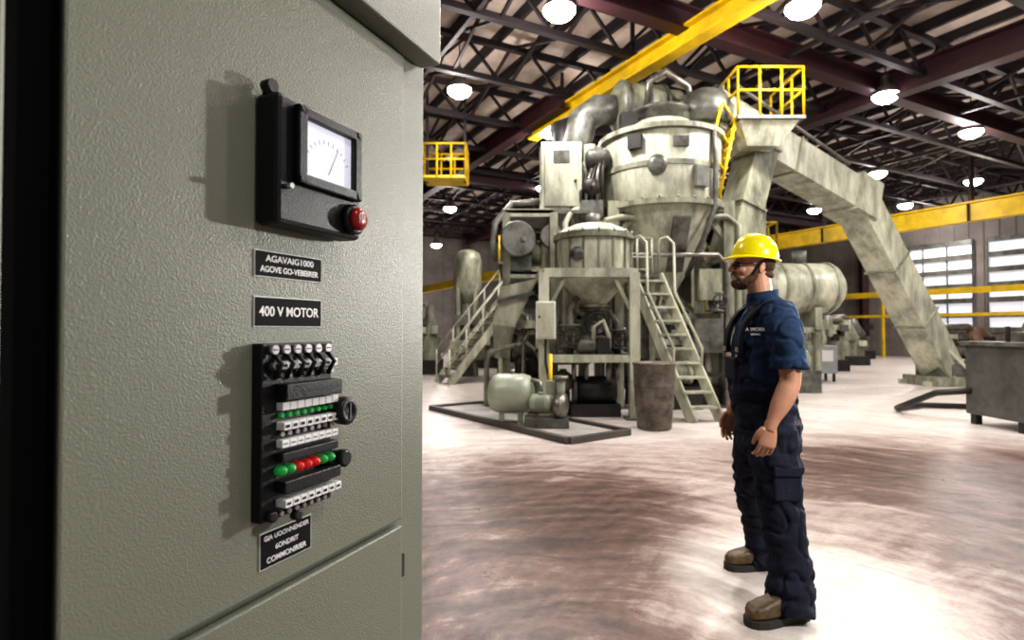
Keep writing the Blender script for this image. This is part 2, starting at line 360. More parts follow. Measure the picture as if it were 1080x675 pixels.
for x in (2.25,2.4,2.5,2.62): pipe([(x,10.15,.05),(x,10.15,1.3+x*.2),(x+.1,10.3,1.5+x*.2),(x+.1,10.5,1.5+x*.2)],.03,GREY if int(x*100)%2 else BEIGE)
b.box((2.45,10.1,1.2),(.5,.15,.6),GREY); b.box((3.5,10.1,2.2),(.4,.2,.55),BEIGE); b.box((3.45,10.05,1.3),(.5,.2,.6),GREY)
for z in (.6,1.1): b.beam((2.1,10.12,z),(4.0,10.12,z),.06,.06,DARK)
b.motor((3.0,10.2,.6),(1,0,0),.18,.45,BEIGE); b.box((3.0,10.2,.2),(.7,.4,.4),DARK); b.valve((3.62,10.15,1.9),.11,GREY); b.valve((2.3,10.15,2.3),.11,BEIGE)
b.obj('process_piping')
b=B([])
lt,lb=V((1.98,9.4,2.32)),V((2.72,8.6,0)); off=V((.47,.1,0))
for o in (V((0,0,0)),off): b.beam(lt+o,lb+o,.05,.16,BEIGE2)
for i in range(1,11):
    p=lb.lerp(lt,i/10.5); q=p+off
    b.beam(p,q,.2,.035,BEIGE2,up=(0,0,1))
for o in (V((0,0,0)),off):
    a=lt+o; b.sweep([a,a+V((0,0,.45)),a+V((.03,-.03,.6)),a+V((.12,-.1,.62)),a+V((.2,-.2,.5)),lb.lerp(lt,.72)+o+V((0,0,.35)),lb.lerp(lt,.35)+o+V((.05,-.05,.3)),lb.lerp(lt,.3)+o],.022,BEIGE2,8)
b.obj('ship_ladder')
b=B([]); b.box((2.2,9.75,2.3),(.62,.6,.05),GREY); b.beam((2.45,10.0,0),(2.45,10.0,2.3),.1,.1,BEIGE)
b.rail([(1.95,10.02,2.32),(2.47,10.02,2.32)],BEIGE2,.7,.02,.3); b.obj('ladder_landing')
b=B([]); b.lathe((2.02,8.1,0),[(.22,.0),(.24,.02),(.26,.3),(.275,.31),(.27,.33),(.28,.6),(.295,.61),(.285,.63),(.29,.9),(.305,.91),(.305,.94),(.27,.94),(.25,.7)],mat('rusty_drum',(.2,.17,.14),.6,.3,.6,6),28); b.obj('waste_drum')
b=B([])
for x,y in ((-.1,10.2),(.75,10.2),(-.1,11.8),(.75,11.8),(1.45,11.8)):
    b.beam((x,y,0),(x,y,3.5),.14,.14,BEIGE)
for z in (.75,1.5,2.4,3.5):
    b.beam((-.1,10.2,z),(.75,10.2,z),.1,.14,BEIGE2); b.beam((-.1,11.8,z),(1.45,11.8,z),.1,.14,BEIGE); b.beam((-.1,10.2,z),(-.1,11.8,z),.1,.14,BEIGE); b.beam((.75,10.2,z),(.75,11.8,z),.1,.14,BEIGE)
b.beam((-.1,10.2,.1),(.75,10.2,.75),.06,.06,BEIGE); b.beam((-.1,10.2,1.5),(.75,10.2,2.4),.06,.06,BEIGE); b.beam((.75,10.2,.75),(-.1,10.2,1.5),.06,.06,BEIGE)
b.box((.33,11.0,2.42),(.95,1.7,.05),GREY); b.box((.6,11.0,3.52),(1.6,1.7,.06),GREY)
b.obj('equipment_tower')
b=B([])
b.motor((.1,10.3,3.0),(.3,-1,0),.27,.5,BEIGE2); b.lathe((.1,10.0,3.0),[(.3,0),(.33,.03),(.3,.07)],GREY,24,axis=(.3,-1,0))
b.box((.1,10.4,2.6),(.5,.5,.3),GREY); b.motor((.55,10.5,2.8),(1,0,0),.2,.45,BEIGE); b.lathe((.72,10.25,3.1),[(.2,0),(.22,.02),(.2,.06)],STEEL,24,axis=(0,-1,0)); b.box((.72,10.5,2.75),(.35,.5,.65),BEIGE)
b.box((.35,10.3,2.15),(.5,.3,.25),DARK); b.motor((.3,10.2,1.9),(1,0,0),.12,.35,GREY)
b.obj('gear_motor')
b=B([])
b.hexa([(-.35,10.0,1.5),(.05,10.0,1.45),(.05,10.5,1.45),(-.35,10.5,1.5),(-.2,9.9,2.15),(.45,9.9,2.3),(.45,10.6,2.3),(-.2,10.6,2.15)],BEIGE2)
b.hexa([(-.3,10.05,.9),(-.05,10.05,.9),(-.05,10.35,.9),(-.3,10.35,.9),(-.35,10.0,1.5),(.05,10.0,1.45),(.05,10.5,1.45),(-.35,10.5,1.5)],BEIGE)
b.beam((-.25,9.88,1.9),(.4,9.88,2.05),.03,.06,GREY); b.obj('discharge_chute')
b=B([])
b.box((.3,10.8,.3),(.7,.9,.6),GREY); b.motor((.3,10.2,.75),(1,0,0),.2,.5,DARK); b.lathe((.35,10.9,.6),[(.35,0),(.4,.1),(.3,.5),(.12,.6),(.12,.9)],BEIGE,24)
b.sweep([(.0,10.4,.6),(-.05,10.3,1.0),(.1,10.3,1.4)],.05,STEEL,8); b.obj('crusher_unit')
b=B([]); b.box((.9,10.6,4.2),(.74,.6,1.25),BEIGE2); b.box((.9,10.28,4.2),(.62,.03,1.12),BEIGE2); b.box((.9,10.27,4.55),(.3,.03,.25),GREY); b.cyl((1.15,10.27,4.1),(1.15,10.22,4.1),.03,DARK,n=8); b.obj('control_enclosure',bevel=.015)
b=B([])
b.lathe((1.5,10.9,3.55),[(.3,0),(.33,.1),(.25,.5),(.28,.6),(.28,.9),(.12,1.1),(.12,1.4)],BEIGE,24); b.motor((1.45,10.45,4.0),(0,-1,0),.17,.4,DARK); b.motor((1.6,10.6,4.6),(1,0,0),.18,.45,GREY)
b.box((1.45,10.4,3.6),(.4,.3,.3),GREY)
for i in range(5): b.sweep([(1.25+.1*i,10.35,3.5),(1.25+.1*i,10.3,3.9+.1*i),(1.4+.08*i,10.5,4.3+.08*i),(1.7,10.8,4.5)],.03,STEEL if i%2 else DARK,8)
b.obj('hydraulic_unit')
b=B([])
b.lathe((2.1,11.3,5.85),[(.3,-.1),(.46,0),(.48,.05),(.48,.9),(.42,.95),(.42,1.3),(.2,1.4)],BEIGE,32,axis=(1,.25,0.02))
for t in (.05,.5,.9): b.lathe((2.1+.97*t,11.3+.24*t,5.85),[(.52,-.03),(.52,.03)],GREY,32,axis=(1,.25,0))
b.box((2.7,11.4,5.45),(.9,.4,.3),DARK)
b.sweep([(2.1,11.3,5.8),(1.7,11.2,5.75),(1.4,11.2,5.55),(1.3,11.2,5.1),(1.3,11.2,4.6)],[.28,.3,.3,.3,.25],GREY,20)
b.sweep([(1.1,11.6,4.2),(1.05,11.6,5.2),(1.0,11.7,5.5),(1.5,12.1,5.8),(2.6,12.3,5.9)],.24,DARK,16)
b.sweep([(2.6,10.9,5.6),(2.6,10.7,6.1),(2.9,10.7,6.3),(3.4,10.9,6.1),(3.5,11,5.6)],.07,STEEL,10)
b.motor((3.3,10.9,5.5),(1,0,0),.22,.5,BEIGE); b.box((2.2,10.7,5.3),(.3,.3,.35),DARK)
b.obj('dust_extraction_blower')
def chute(b,p1,p2,w,h,m,ribs=6):
    b.beam(p1,p2,w,h,m); p1=V(p1);p2=V(p2)
    d=(p2-p1).normalized()
    for i in range(ribs+1):
        p=p1.lerp(p2,i/ribs); b.beam(p-d*.02,p+d*.02,w+.08,h+.08,BEIGE)
b=B([]); e=V((7.8,13,4.4))
chute(b,(3.75,11.0,5.65),e,.7,.72,BEIGE2,2)
dd=(e-V((3.75,11,5.65))).normalized()
b.beam(e-dd*.35,e+dd*.4,.86,.86,BEIGE2)
chute(b,e+V((.12,.02,-.1)),(10.95,14.5,.4),.66,.7,BEIGE2,3)
b.beam((4.2,10.62,6.02),(7.4,12.4,5.03),.05,.05,GREY)
b.box((11.05,14.55,.12),(1.4,1.1,.24),BEIGE); b.box((11.0,14.5,.35),(.9,.8,.35),GREY)
for y in (14.1,15.0): b.beam((10.2,y,.06),(11.8,y,.06),.12,.12,BEIGE2); b.beam((11.6,y,.1),(10.8,y,.9),.08,.08,BEIGE2)
b.lathe((3.75,11,5.65),[(.5,-.3),(.55,0),(.4,.3),(.2,.4)],GREY,24,axis=(0,0,1))
b.obj('inclined_conveyor')
b=B([]); 
chute(b,(4.9,11.3,5.0),(4.15,11.0,2.6),.6,.55,BEIGE,2); b.cyl((4.15,11,2.6),(4.0,10.9,1.4),.22,GREY); b.box((4.0,10.9,.9),(.7,.7,1.1),BEIGE); b.box((4.0,10.9,.17),(.9,.9,.34),DARK)
b.beam((4.8,11.5,5.0),(4.6,11.6,0),.14,.14,BEIGE); b.beam((5.2,11.8,5.0),(5.2,11.9,0),.14,.14,BEIGE)
b.obj('bucket_elevator_chute')
b=B([])
b.hexa([(4.4,10.6,4.85),(5.0,10.6,4.85),(5.0,11.6,4.85),(4.4,11.6,4.85),(4.2,10.4,5.27),(5.3,10.4,5.27),(5.3,11.7,5.27),(4.2,11.7,5.27)],BEIGE2)
b.box((4.76,11.05,5.31),(1.25,1.4,.06),GREY)
b.rail([(4.15,11.7,5.34),(4.15,10.38,5.34),(5.36,10.38,5.34),(5.36,11.7,5.34)],YEL,.9,.025,.42)
lt=V((4.15,10.5,5.3)); lb=V((3.75,10.25,3.8))
for o in (V((0,0,0)),V((.05,.4,0))):
    b.cyl(lt+o,lb+o,.03,YEL,n=8); b.cyl(lt+o+V((-.25,0,.35)),lb+o+V((-.25,0,.35)),.025,YEL,n=8)
    for i in range(4): p=lb.lerp(lt,i/3)+o; b.cyl(p,p+V((-.25,0,.35)),.02,YEL,n=8)
for i in range(9): p=lb.lerp(lt,i/8); b.beam(p,p+V((.05,.4,0)),.1,.03,YEL)
b.obj('access_platform')
b=B([])
b.lathe((5.8,13,2.35),[(.1,-.15),(.4,-.1),(.55,.05),(.58,.15),(.58,1.45),(.55,1.55),(.4,1.7),(.1,1.75)],BEIGE2,32,axis=(1,.1,0))
for t in (.2,.8,1.4): b.lathe((5.8+t,13+.1*t,2.35),[(.61,-.03),(.61,.03)],BEIGE,32,axis=(1,.1,0))
for x in (6.1,6.8): b.box((x,13.05,1.65),(.15,.9,.5),BEIGE); b.beam((x,12.7,0),(x,12.7,1.5),.12,.12,BEIGE); b.beam((x,13.4,0),(x,13.4,1.5),.12,.12,BEIGE)
b.beam((6.0,12.7,1.4),(6.9,12.7,1.4),.1,.12,BEIGE); b.cyl((6.6,13.05,2.9),(6.6,13.05,3.2),.15,GREY)
b.motor((6.4,12.9,.7),(1,0,0),.25,.6,BEIGE); b.box((6.4,12.9,.25),(.9,.6,.5),GREY); b.sweep([(6.7,12.8,.7),(7.0,12.8,1.2),(6.9,12.9,1.8)],.08,BEIGE,10)
b.obj('pressure_tank')
def genmachine(name,x,y,w,h,d,m,seed):
    random.seed(seed); b=B([])
    b.box((x,y,h*.1),(w,d,h*.2),DARK); b.box((x-w*.2,y,h*.45),(w*.5,d*.8,h*.6),m); b.box((x+w*.25,y,h*.35),(w*.4,d*.7,h*.4),m)
    b.lathe((x+w*.22,y,h*.5),[(w*.2,0),(w*.22,h*.1),(w*.12,h*.35),(w*.08,h*.5)],m,20)
    b.motor((x-w*.2,y-d*.45,h*.35),(1,0,0),h*.12,w*.4,GREY); b.sweep([(x-w*.3,y,h*.7),(x-w*.25,y,h*1.0),(x+w*.1,y,h*1.02),(x+w*.2,y,h*.9)],w*.05,STEEL,10)
    for i in range(4): b.cyl((x-w*.4+w*.08*i,y-d*.42,h*.2),(x-w*.4+w*.08*i,y-d*.42,h*.7),.02,STEEL,n=6)
    for i in range(6):
        b.box((x+random.uniform(-.45,.45)*w,y-d*.45,h*random.uniform(.2,.8)),(w*.14,.12,h*.12),random.choice([GREY,DARK,BEIGE2]))
    b.obj(name)
genmachine('process_machine',8.5,18.2,1.9,1.9,1.2,BEIGE,1)
genmachine('process_machine',10.6,19.8,1.6,1.9,1.2,BEIGE,2)
genmachine('process_machine',13.0,23.0,2.2,1.8,1.2,BEIGE,3)
genmachine('process_machine',18.5,23.5,3.0,1.5,1.2,mat('rust_brown',(.13,.07,.04),.6,0,.4,3),4)
genmachine('process_machine',16.0,28,3.0,2.0,1.2,GREY,9)
genmachine('process_machine',-2.95,18.5,1.3,2.2,1.2,BEIGE,5)
genmachine('process_machine',-1.2,21.5,1.8,2.0,1.2,BEIGE,6)
genmachine('process_machine',.2,17.9,1.3,1.9,1.2,GREY,7)
b=B([]); b.box((8.5,15.6,.6),(.56,.5,.75),mat('cabinet_bluegrey',(.40,.43,.45),.5,0,.2,3)); b.box((8.5,15.33,.7),(.3,.02,.3),WHITE)
for x in (8.3,8.7):
    for y in (15.4,15.8): b.beam((x,y,0),(x,y,.25),.06,.06,DARK)
b.obj('floor_cabinet',bevel=.01)
MX=.72
b=B([],Matrix.Translation((MX,0,0))); PG=mat('bench_grey',(.10,.10,.09),.45,.1,.4,3); b.box((7.0,8.1,.66),(1.75,1.0,1.02),PG); b.box((6.98,7.6,.72),(1.6,.03,.8),mat('bench_panel',(.15,.15,.135),.45,.1,.3,3)); b.box((7.0,8.1,1.2),(1.85,1.1,.06),GREY)
for x in (6.2,7.8):
    for y in (7.7,8.5): b.beam((x,y,0),(x,y,.2),.1,.1,DARK)
b.box((6.6,8.0,1.3),(.35,.3,.14),STEEL); b.box((7.25,8.1,1.33),(.5,.4,.2),DARK); b.motor((6.95,8.3,1.42),(1,0,0),.14,.3,GREY); b.box((6.35,7.57,.95),(.12,.03,.2),DARK)
b.cyl((6.25,8.0,1.2),(6.25,8.0,1.45),.03,DARK,n=8)
b.obj('machine_console',bevel=.012)
b=B([],Matrix.Translation((MX,0,0))); b.sweep([(6.15,8.5,.5),(5.9,8.9,.42),(5.75,9.3,.2),(5.9,9.8,.06),(6.6,10.2,.06),(7.5,9.9,.06)],.05,DARK,10); b.obj('supply_hose')
SK=mat('skid_dark',(.09,.08,.07),.5,0,.3,3)
b=B([]); A_=V((-1.42,10,0));d1=V((.577,-.817,0));d2=V((.817,.577,0))
c_=[A_,A_+d1*3.67,A_+d1*3.67+d2*1.05,A_+d2*1.05]
for i in range(4): b.beam(c_[i]+V((0,0,.04)),c_[(i+1)%4]+V((0,0,.04)),.09,.08,SK)
ins=[c_[0]+(d1+d2)*.1,c_[1]+(d2-d1)*.1,c_[2]-(d1+d2)*.1,c_[3]+(d1-d2)*.1]
b.hexa([p+V((0,0,.005)) for p in ins]+[p+V((0,0,.05)) for p in ins],mat('skid_deck',(.42,.40,.37),.5,0,.4,2))
b.obj('equipment_skid')
b=B([]); TG=mat('vessel_green',(.34,.38,.29),.35,0,.25,3)
b.lathe((-.33,8.42,.47),[(.04,-.02),(.17,.0),(.26,.06),(.29,.14),(.29,.5),(.26,.6),(.1,.66)],TG,32,axis=(.95,-.15,0))
b.box((-.15,8.4,.13),(.08,.3,.16),TG);b.box((.12,8.36,.13),(.08,.3,.16),TG); b.cyl((0,8.4,.72),(0,8.4,.82),.04,STEEL)
b.obj('air_receiver_tank')
b=B([]); b.box((.48,8.0,.12),(.6,.4,.12),GREY); b.motor((.42,8.05,.36),(.9,-.3,0),.13,.34,TG); b.lathe((.68,7.95,.34),[(.16,-.08),(.18,-.04),(.18,.06),(.08,.1)],STEEL,24,axis=(.9,-.3,0)); b.cyl((.68,7.95,.4),(.68,7.95,.72),.06,TG,n=14); b.lathe((.68,7.95,.72),[(.11,0),(.11,.04)],STEEL,20)
b.sweep([(.42,8.1,.5),(.4,8.15,.65),(.3,8.25,.68),(.2,8.32,.6)],.03,STEEL,8); b.box((.55,8.15,.55),(.12,.12,.25),TG); b.cyl((.56,8.3,.1),(.56,8.3,1.05),.03,YEL,n=10)
b.obj('compressor_pump')
b=B([]); sb=V((-2.0,15.1,0)); st=V((-.35,16.0,2.2)); off=V((.45,-.65,0))*.9
for o in (V((0,0,0)),off): b.beam(sb+o,st+o,.05,.2,BEIGE2)
for i in range(1,12): p=sb.lerp(st,i/11.5); b.beam(p,p+off,.24,.04,STEEL)
Z=V((0,0,1))
for o in (V((0,0,0)),off):
    for hh in (.9,.5): b.cyl(sb+o+Z*hh,st+o+Z*hh,.022,BEIGE2,n=8)
    for i in range(5): p=sb.lerp(st,i/4)+o; b.cyl(p,p+Z*.9,.022,BEIGE2,n=8)
b.obj('access_stairs')
b=B([]); b.box((.35,15.75,2.2),(1.5,1.3,.08),GREY)
for x in (-.3,1.0):
    for y in (15.2,16.3): b.beam((x,y,0),(x,y,2.2),.12,.12,BEIGE)
b.rail([(-.35,16.35,2.24),(1.05,16.35,2.24),(1.05,15.15,2.24)],YEL,1.0,.03,.5); b.box((.6,15.9,2.7),(.6,.5,.9),BEIGE)
b.rail([(-.35,15.7,3.3),(.6,15.7,3.3)],YEL,.7,.03,.4); b.box((.2,16.0,3.25),(1.2,.9,.06),GREY); b.beam((-.3,16.3,2.2),(-.3,16.3,3.3),.1,.1,BEIGE)
b.obj('stair_platform')
b=B([])
b.lathe((-1.35,17.3,0),[(.2,2.2),(.42,2.7),(.42,3.5),(.36,3.72),(.2,3.82),(.1,3.84)],BEIGE,28)
for a in range(4): x=-1.35+.36*math.cos(a*1.571+.78); y=17.3+.36*math.sin(a*1.571+.78); b.beam((x,y,0),(x,y,2.8),.1,.1,BEIGE)
b.cyl((-1.35,17.3,.0),(-1.35,17.3,2.2),.2,GREY); b.box((-1.35,17.3,.8),(1.0,.8,.6),BEIGE); b.box((-1.35,17.3,1.7),(.8,.7,.3),GREY); b.obj('storage_tank')
b=B([]); b.box((-1.75,15,5.35),(1.1,.9,.06),YEL)
b.rail([(-2.3,14.55,5.35),(-1.2,14.55,5.35),(-1.2,15.45,5.35),(-2.3,15.45,5.35),(-2.3,14.55,5.35)],YEL,.85,.03,.4)
for x in (-2.25,-1.25): b.beam((x,15,5.3),(x,15,7.8),.07,.07,BLACKST)
b.obj('crane_service_cage')
b=B([]); 
b.box((6.2,15.5,3.2),(1.6,1.0,.08),GREY); b.rail([(5.4,15.0,3.24),(7.0,15.0,3.24),(7.0,16,3.24)],YEL,1.0,.03,.5)
for x in (5.5,6.9):
    for y in (15.1,15.9): b.beam((x,y,0),(x,y,3.2),.12,.12,BEIGE)
b.beam((5.5,15.1,.2),(6.9,15.1,3.1),.08,.08,BEIGE); b.obj('access_platform')

# ---------------------------------------------------------------- control cabinet
def cab_mat():
    m,nt,bb=newmat('hammertone_paint'); N=nt.nodes;L=nt.links
    bb.inputs['Base Color'].default_value=(.190,.205,.158,1); bb.inputs['Roughness'].default_value=.4; bb.inputs['Metallic'].default_value=0; bb.inputs['Specular IOR Level'].default_value=.45
    tc=N.new('ShaderNodeTexCoord')
    v=N.new('ShaderNodeTexVoronoi'); v.feature='SMOOTH_F1'; v.inputs['Scale'].default_value=380; L.new(tc.outputs['Object'],v.inputs['Vector'])
    n=N.new('ShaderNodeTexNoise'); n.inputs['Scale'].default_value=320; n.inputs['Detail'].default_value=2; L.new(tc.outputs['Object'],n.inputs['Vector'])
    ad=N.new('ShaderNodeMath'); L.new(v.outputs['Distance'],ad.inputs[0]); L.new(n.outputs['Fac'],ad.inputs[1])
    bp=N.new('ShaderNodeBump'); bp.inputs['Strength'].default_value=.6; bp.inputs['Distance'].default_value=.0011
    L.new(ad.outputs[0],bp.inputs['Height']); L.new(bp.outputs['Normal'],bb.inputs['Normal'])
    return m
CAB=cab_mat()
BLK=mat('black_plastic',(.009,.009,.011),.4,0,.0,bump=.15,bscale=300,spec=.35); PLT=mat('label_black',(.008,.008,.009),.7,spec=.15); GAPBLK=mat('gap_seal_black',(.004,.004,.004),.9,spec=.1)
RED=mat('red_button',(.30,.006,.006),.25); LRED=mat('red_led',(.5,.02,.02),.25,emit=.3); GRN=mat('green_led',(.02,.28,.06),.3,emit=.25); SCR=mat('display_screen',(.78,.78,.90),.25,0,.15,20,emit=.42); CHR=mat('screw_metal',(.4,.4,.4),.35,.9); TXT=mat('white_ink',(.85,.85,.85),.5)
CABL=(-.249,1.3,0); CABR=math.radians(66.5)
cab=empty('control_cabinet',CABL,CABR)
def cb_(s0,s1,q0,q1,z0,z1,m,b): b.box(((s0+s1)/2,-(q0+q1)/2,(z0+z1)/2),(s1-s0,q1-q0,z1-z0),m)
b=B([]); cb_(-.696,.12,-.5,-.022,0,2.1,CAB,b); b.obj('body',cab,bevel=.004)
b=B([]); cb_(-.695,0,-.02,0,.972,2.03,CAB,b); b.obj('upper_door',cab,bevel=.004)
b=B([]); cb_(-.695,0,-.02,0,.06,.957,CAB,b); b.obj('lower_door',cab,bevel=.004)
b=B([]); cb_(-.74,.10,-.02,.04,2.045,2.5,CAB,b); b.obj('canopy',cab,bevel=.006)
b=B([]); cb_(-.750,-.697,-.5,-.018,0,2.5,GAPBLK,b); cb_(-.699,-.6965,-.02,-.001,.06,2.03,GAPBLK,b); b.obj('dark_gap_seal',cab)  # black block paints in the dark gap beside the door; thin strip is the seal
b=B([]); cb_(-1.5,-.750,-.5,.0,0,2.5,CAB,b); b.obj('adjacent_panel',cab,bevel=.006)
b=B([])
for z in (.86,.25): cb_(.006,.018,-.02,-.006,z-.025,z+.025,DARK,b)
b.obj('hinge',cab)
mt=empty('panel_meter',CABL,CABR)
b=B([]); cb_(-.42,-.215,0,.05,1.57,1.782,BLK,b); b.obj('housing',mt,bevel=.008)
b=B([])
for s0,s1,z0,z1 in ((-.388,-.228,1.752,1.77),(-.388,-.228,1.64,1.658),(-.388,-.368,1.64,1.77),(-.248,-.228,1.64,1.77)): cb_(s0,s1,.05,.064,z0,z1,BLK,b)
b.obj('bezel',mt,bevel=.003)
b=B([]); cb_(-.369,-.247,.05,.053,1.657,1.753,SCR,b); LC=mat('dial_ink',(.35,.35,.42),.4)
for i in range(11):
    a=math.radians(150-12*i); cx,cz=-.308,1.672
    p1=V((cx+.052*math.cos(a),-.0533,cz+.052*math.sin(a))); p2=V((cx+.060*math.cos(a),-.0533,cz+.060*math.sin(a))); b.cyl(p1,p2,.0006,LC,n=6)
b.cyl((-.308,-.054,1.672),(-.283,-.054,1.722),.0007,LC,n=6)
b.obj('dial_face',mt)
b=B([])
for s,z in ((-.405,1.63),(-.38,1.763),(-.237,1.763),(-.38,1.648),(-.237,1.648)): 
    b.cyl((s,-.05,z),(s,-.066,z),.0045,CHR if s<-.4 else BLK,n=14)
b.cyl((-.41,-.02,1.78),(-.41,-.02,1.797),.01,BLK,n=14); b.cyl((-.41,-.012,1.795),(-.41,-.03,1.795),.011,BLK,n=14)
b.lathe((-.243,-.05,1.605),[(.028,0),(.028,.010),(.024,.014),(.023,.014)],BLK,28,axis=(0,-1,0)); b.lathe((-.243,-.062,1.605),[(.021,0),(.021,.008),(.016,.013),(.004,.014)],RED,28,axis=(0,-1,0))
for i in range(3): b.cyl((-.243-.007+.007*i,-.0755,1.597),(-.243-.007+.007*i,-.0755,1.613),.0012,TXT,n=6)
b.obj('push_button',mt)
def text(par,s,z,body,size,q,sx=1.0):
    c=bpy.data.curves.new('lettering','FONT'); c.body=body; c.size=size; c.align_x='CENTER'; c.align_y='CENTER'; c.extrude=.0003; c.offset=size*.018; c.materials.append(TXT)
    o=bpy.data.objects.new('lettering',c); COL.objects.link(o); o.parent=par; o.location=(s,-q,z); o.rotation_euler=(math.pi/2,0,0); o.scale=(sx,1,1)
def plate(s0,s1,z0,z1,lines):
    e=empty('nameplate',CABL,CABR)
    b=B([]); cb_(s0,s1,0,.002,z0,z1,TXT,b); cb_(s0+.0015,s1-.0015,.002,.0028,z0+.0015,z1-.0015,PLT,b)
    b.obj('plate',e)
    for z,t,sz,sx in lines: text(e,(s0+s1)/2,z,t,sz,.0032,sx)
plate(-.42,-.267,1.487,1.531,[(1.518,'AGAVAIG1000',.0150,1.15),(1.5,'AGOVE GO-VEBEIIRER',.0140,.95)])
plate(-.42,-.267,1.405,1.455,[(1.43,'400 V MOTOR',.0225,.95)])
plate(-.405,-.29,1.008,1.068,[(1.057,'GIA UOONNENDER',.0112,1),(1.038,'6ONDRIT',.012,1),(1.02,'COMMONIRIER',.0128,1)])
tb=empty('terminal_block',CABL,CABR)
b=B([]); cb_(-.422,-.262,0,.022,1.092,1.378,BLK,b); 
cb_(-.395,-.262,.022,.048,1.285,1.312,BLK,b); cb_(-.395,-.262,.022,.046,1.135,1.155,BLK,b); cb_(-.395,-.262,.022,.04,1.185,1.20,BLK,b)
b.obj('base',tb,bevel=.002)
b=B([])
for z,q in ((1.342,.034),(1.275,.036),(1.243,.040),(1.214,.036),(1.118,.044)):
    for i in range(8):
        s=-.392+.0168*i; cb_(s,s+.0155,.022,q,z-.0065,z+.0065,WHITE,b)
b.obj('marker_strip',tb,bevel=.0008)
b=B([])
for i in range(6):
    s=-.405+.0245*i; b.cyl((s,-.022,1.368),(s,-.034,1.368),.0075,CHR,n=16); b.box((s,-.0345,1.368),(.010,.001,.002),BLK)
    b.sweep([(s,-.03,1.36),(s+.004,-.043,1.345),(s+.002,-.03,1.322)],.004,BLK,8)
for z,q in ((1.326,.03),(1.26,.03),(1.229,.03),(1.1,.03)):
    for i in range(8): s=-.385+.0168*i; b.cyl((s,-.022,z),(s,-q,z),.004,CHR if z!=1.26 else GRN,n=10)
for s,z in ((-.405,1.1),(-.35,1.087),(-.405,1.34)): b.lathe((s,-.02,z),[(.009,0),(.009,.012),(.005,.012)],BLK,16,axis=(0,-1,0))
for i in range(8): s=-.385+.0168*i; b.box((s,-.0405,1.243),(.008,.001,.005),BLK); b.box((s,-.0445,1.118),(.008,.001,.004),BLK); b.box((s,-.0345,1.342),(.008,.001,.004),BLK); b.box((s,-.0365,1.214),(.009,.001,.0015),BLK)
b.obj('screws',tb)
b=B([])
for i,m in enumerate((GRN,GRN,LRED,LRED,LRED,GRN,GRN)): 
    s=-.388+.019*i; b.lathe((s,-.022,1.17),[(.0085,0),(.0085,.010),(.006,.016),(.001,.018)],m,16,axis=(0,-1,0))
b.obj('indicator_leds',tb)
b=B([]); b.lathe((-.243,-.0,1.25),[(.02,0),(.02,.025),(.026,.027),(.026,.045),(.022,.049),(.012,.05),(.01,.045)],BLK,28,axis=(0,-1,0))
b.lathe((-.247,-.0,1.163),[(.013,0),(.013,.028),(.016,.03),(.016,.044),(.012,.047)],BLK,24,axis=(0,-1,0)); b.box((-.243,-.051,1.25),(.004,.002,.03),GREY); b.obj('selector_knob',tb)

# ---------------------------------------------------------------- worker
def evalmesh(b,name,voxel,smooth=4,parent=None,disp=None,assign=None,mats=None):
    o=b.obj('tmp')
    r=o.modifiers.new('r','REMESH'); r.mode='VOXEL'; r.voxel_size=voxel
    s=o.modifiers.new('s','SMOOTH'); s.iterations=smooth; s.factor=.5
    dg=bpy.context.evaluated_depsgraph_get(); dg.update()
    me=bpy.data.meshes.new_from_object(o.evaluated_get(dg)); me.name=name
    bpy.data.objects.remove(o)
    if disp:
        nr=[v.normal.copy() for v in me.vertices]
        for v,n in zip(me.vertices,nr): v.co+=n*disp(v.co)
    if mats:
        me.materials.clear()
        for m in mats: me.materials.append(m)
    for p in me.polygons:
        p.use_smooth=True
        p.material_index=assign(p.center,p.normal) if assign else 0
    o=bpy.data.objects.new(name,me); COL.objects.link(o)
    if parent: o.parent=parent
    return o
def cr(pts,k=5):
    out=[];n=len(pts)
    for i in range(n-1):
        p0=pts[max(i-1,0)];p1=pts[i];p2=pts[i+1];p3=pts[min(i+2,n-1)]
        for j in range(k):
            t=j/k
            out.append(tuple(.5*((2*b_)+(-a+c)*t+(2*a-5*b_+4*c-d)*t*t+(-a+3*b_-3*c+d)*t**3) for a,b_,c,d in zip(p0,p1,p2,p3)))
    out.append(pts[-1]); return out
def limb(b,pts,m,k=5,n=20):
    q=cr(pts,k); b.sweep([p[:3] for p in q],[p[3] for p in q],m,n)
SHIRT=mat('shirt_navy',(.020,.042,.092),.85,0,.35,8,.35,220,spec=.2); OVER=mat('overall_cloth',(.019,.022,.038),.9,0,.4,7,.4,260,spec=.2)
SKIN=mat('skin',(.50,.26,.165),.5,0,.15,9); HAIR=mat('hair_brown',(.095,.045,.022),.8,0,.5,60,.5,220)
HELM=mat('helmet_yellow',(.90,.76,.004),.22); BOOT=mat('boot_leather',(.12,.078,.032),.5,0,.55,12,.3,50); SOLE=mat('boot_sole',(.03,.025,.02),.8); GL=mat('safety_lens',(.03,.03,.035),.1); BRASS=mat('brass',(.6,.5,.25),.3,.8)
wk=empty('construction_worker',(1.322,2.97,0),math.radians(-3))
b=B([])
tor=[(.74,.0,.10,.13),(.82,.005,.14,.175),(.92,.005,.155,.188),(1.0,-.01,.155,.178),(1.1,-.025,.16,.172),(1.2,-.022,.158,.178),(1.3,-.012,.152,.192),(1.4,.0,.14,.205),(1.47,.01,.115,.19),(1.53,.008,.085,.13),(1.57,-.004,.07,.08),(1.595,-.012,.066,.07)]
q=cr(tor,4); n=32
b.rings([[V((x+rx*math.copysign(abs(math.cos(a))**.85,math.cos(a)),ry*math.copysign(abs(math.sin(a))**.85,math.sin(a)),z)) for a in [2*math.pi*j/n for j in range(n)]] for z,x,rx,ry in q],OVER)
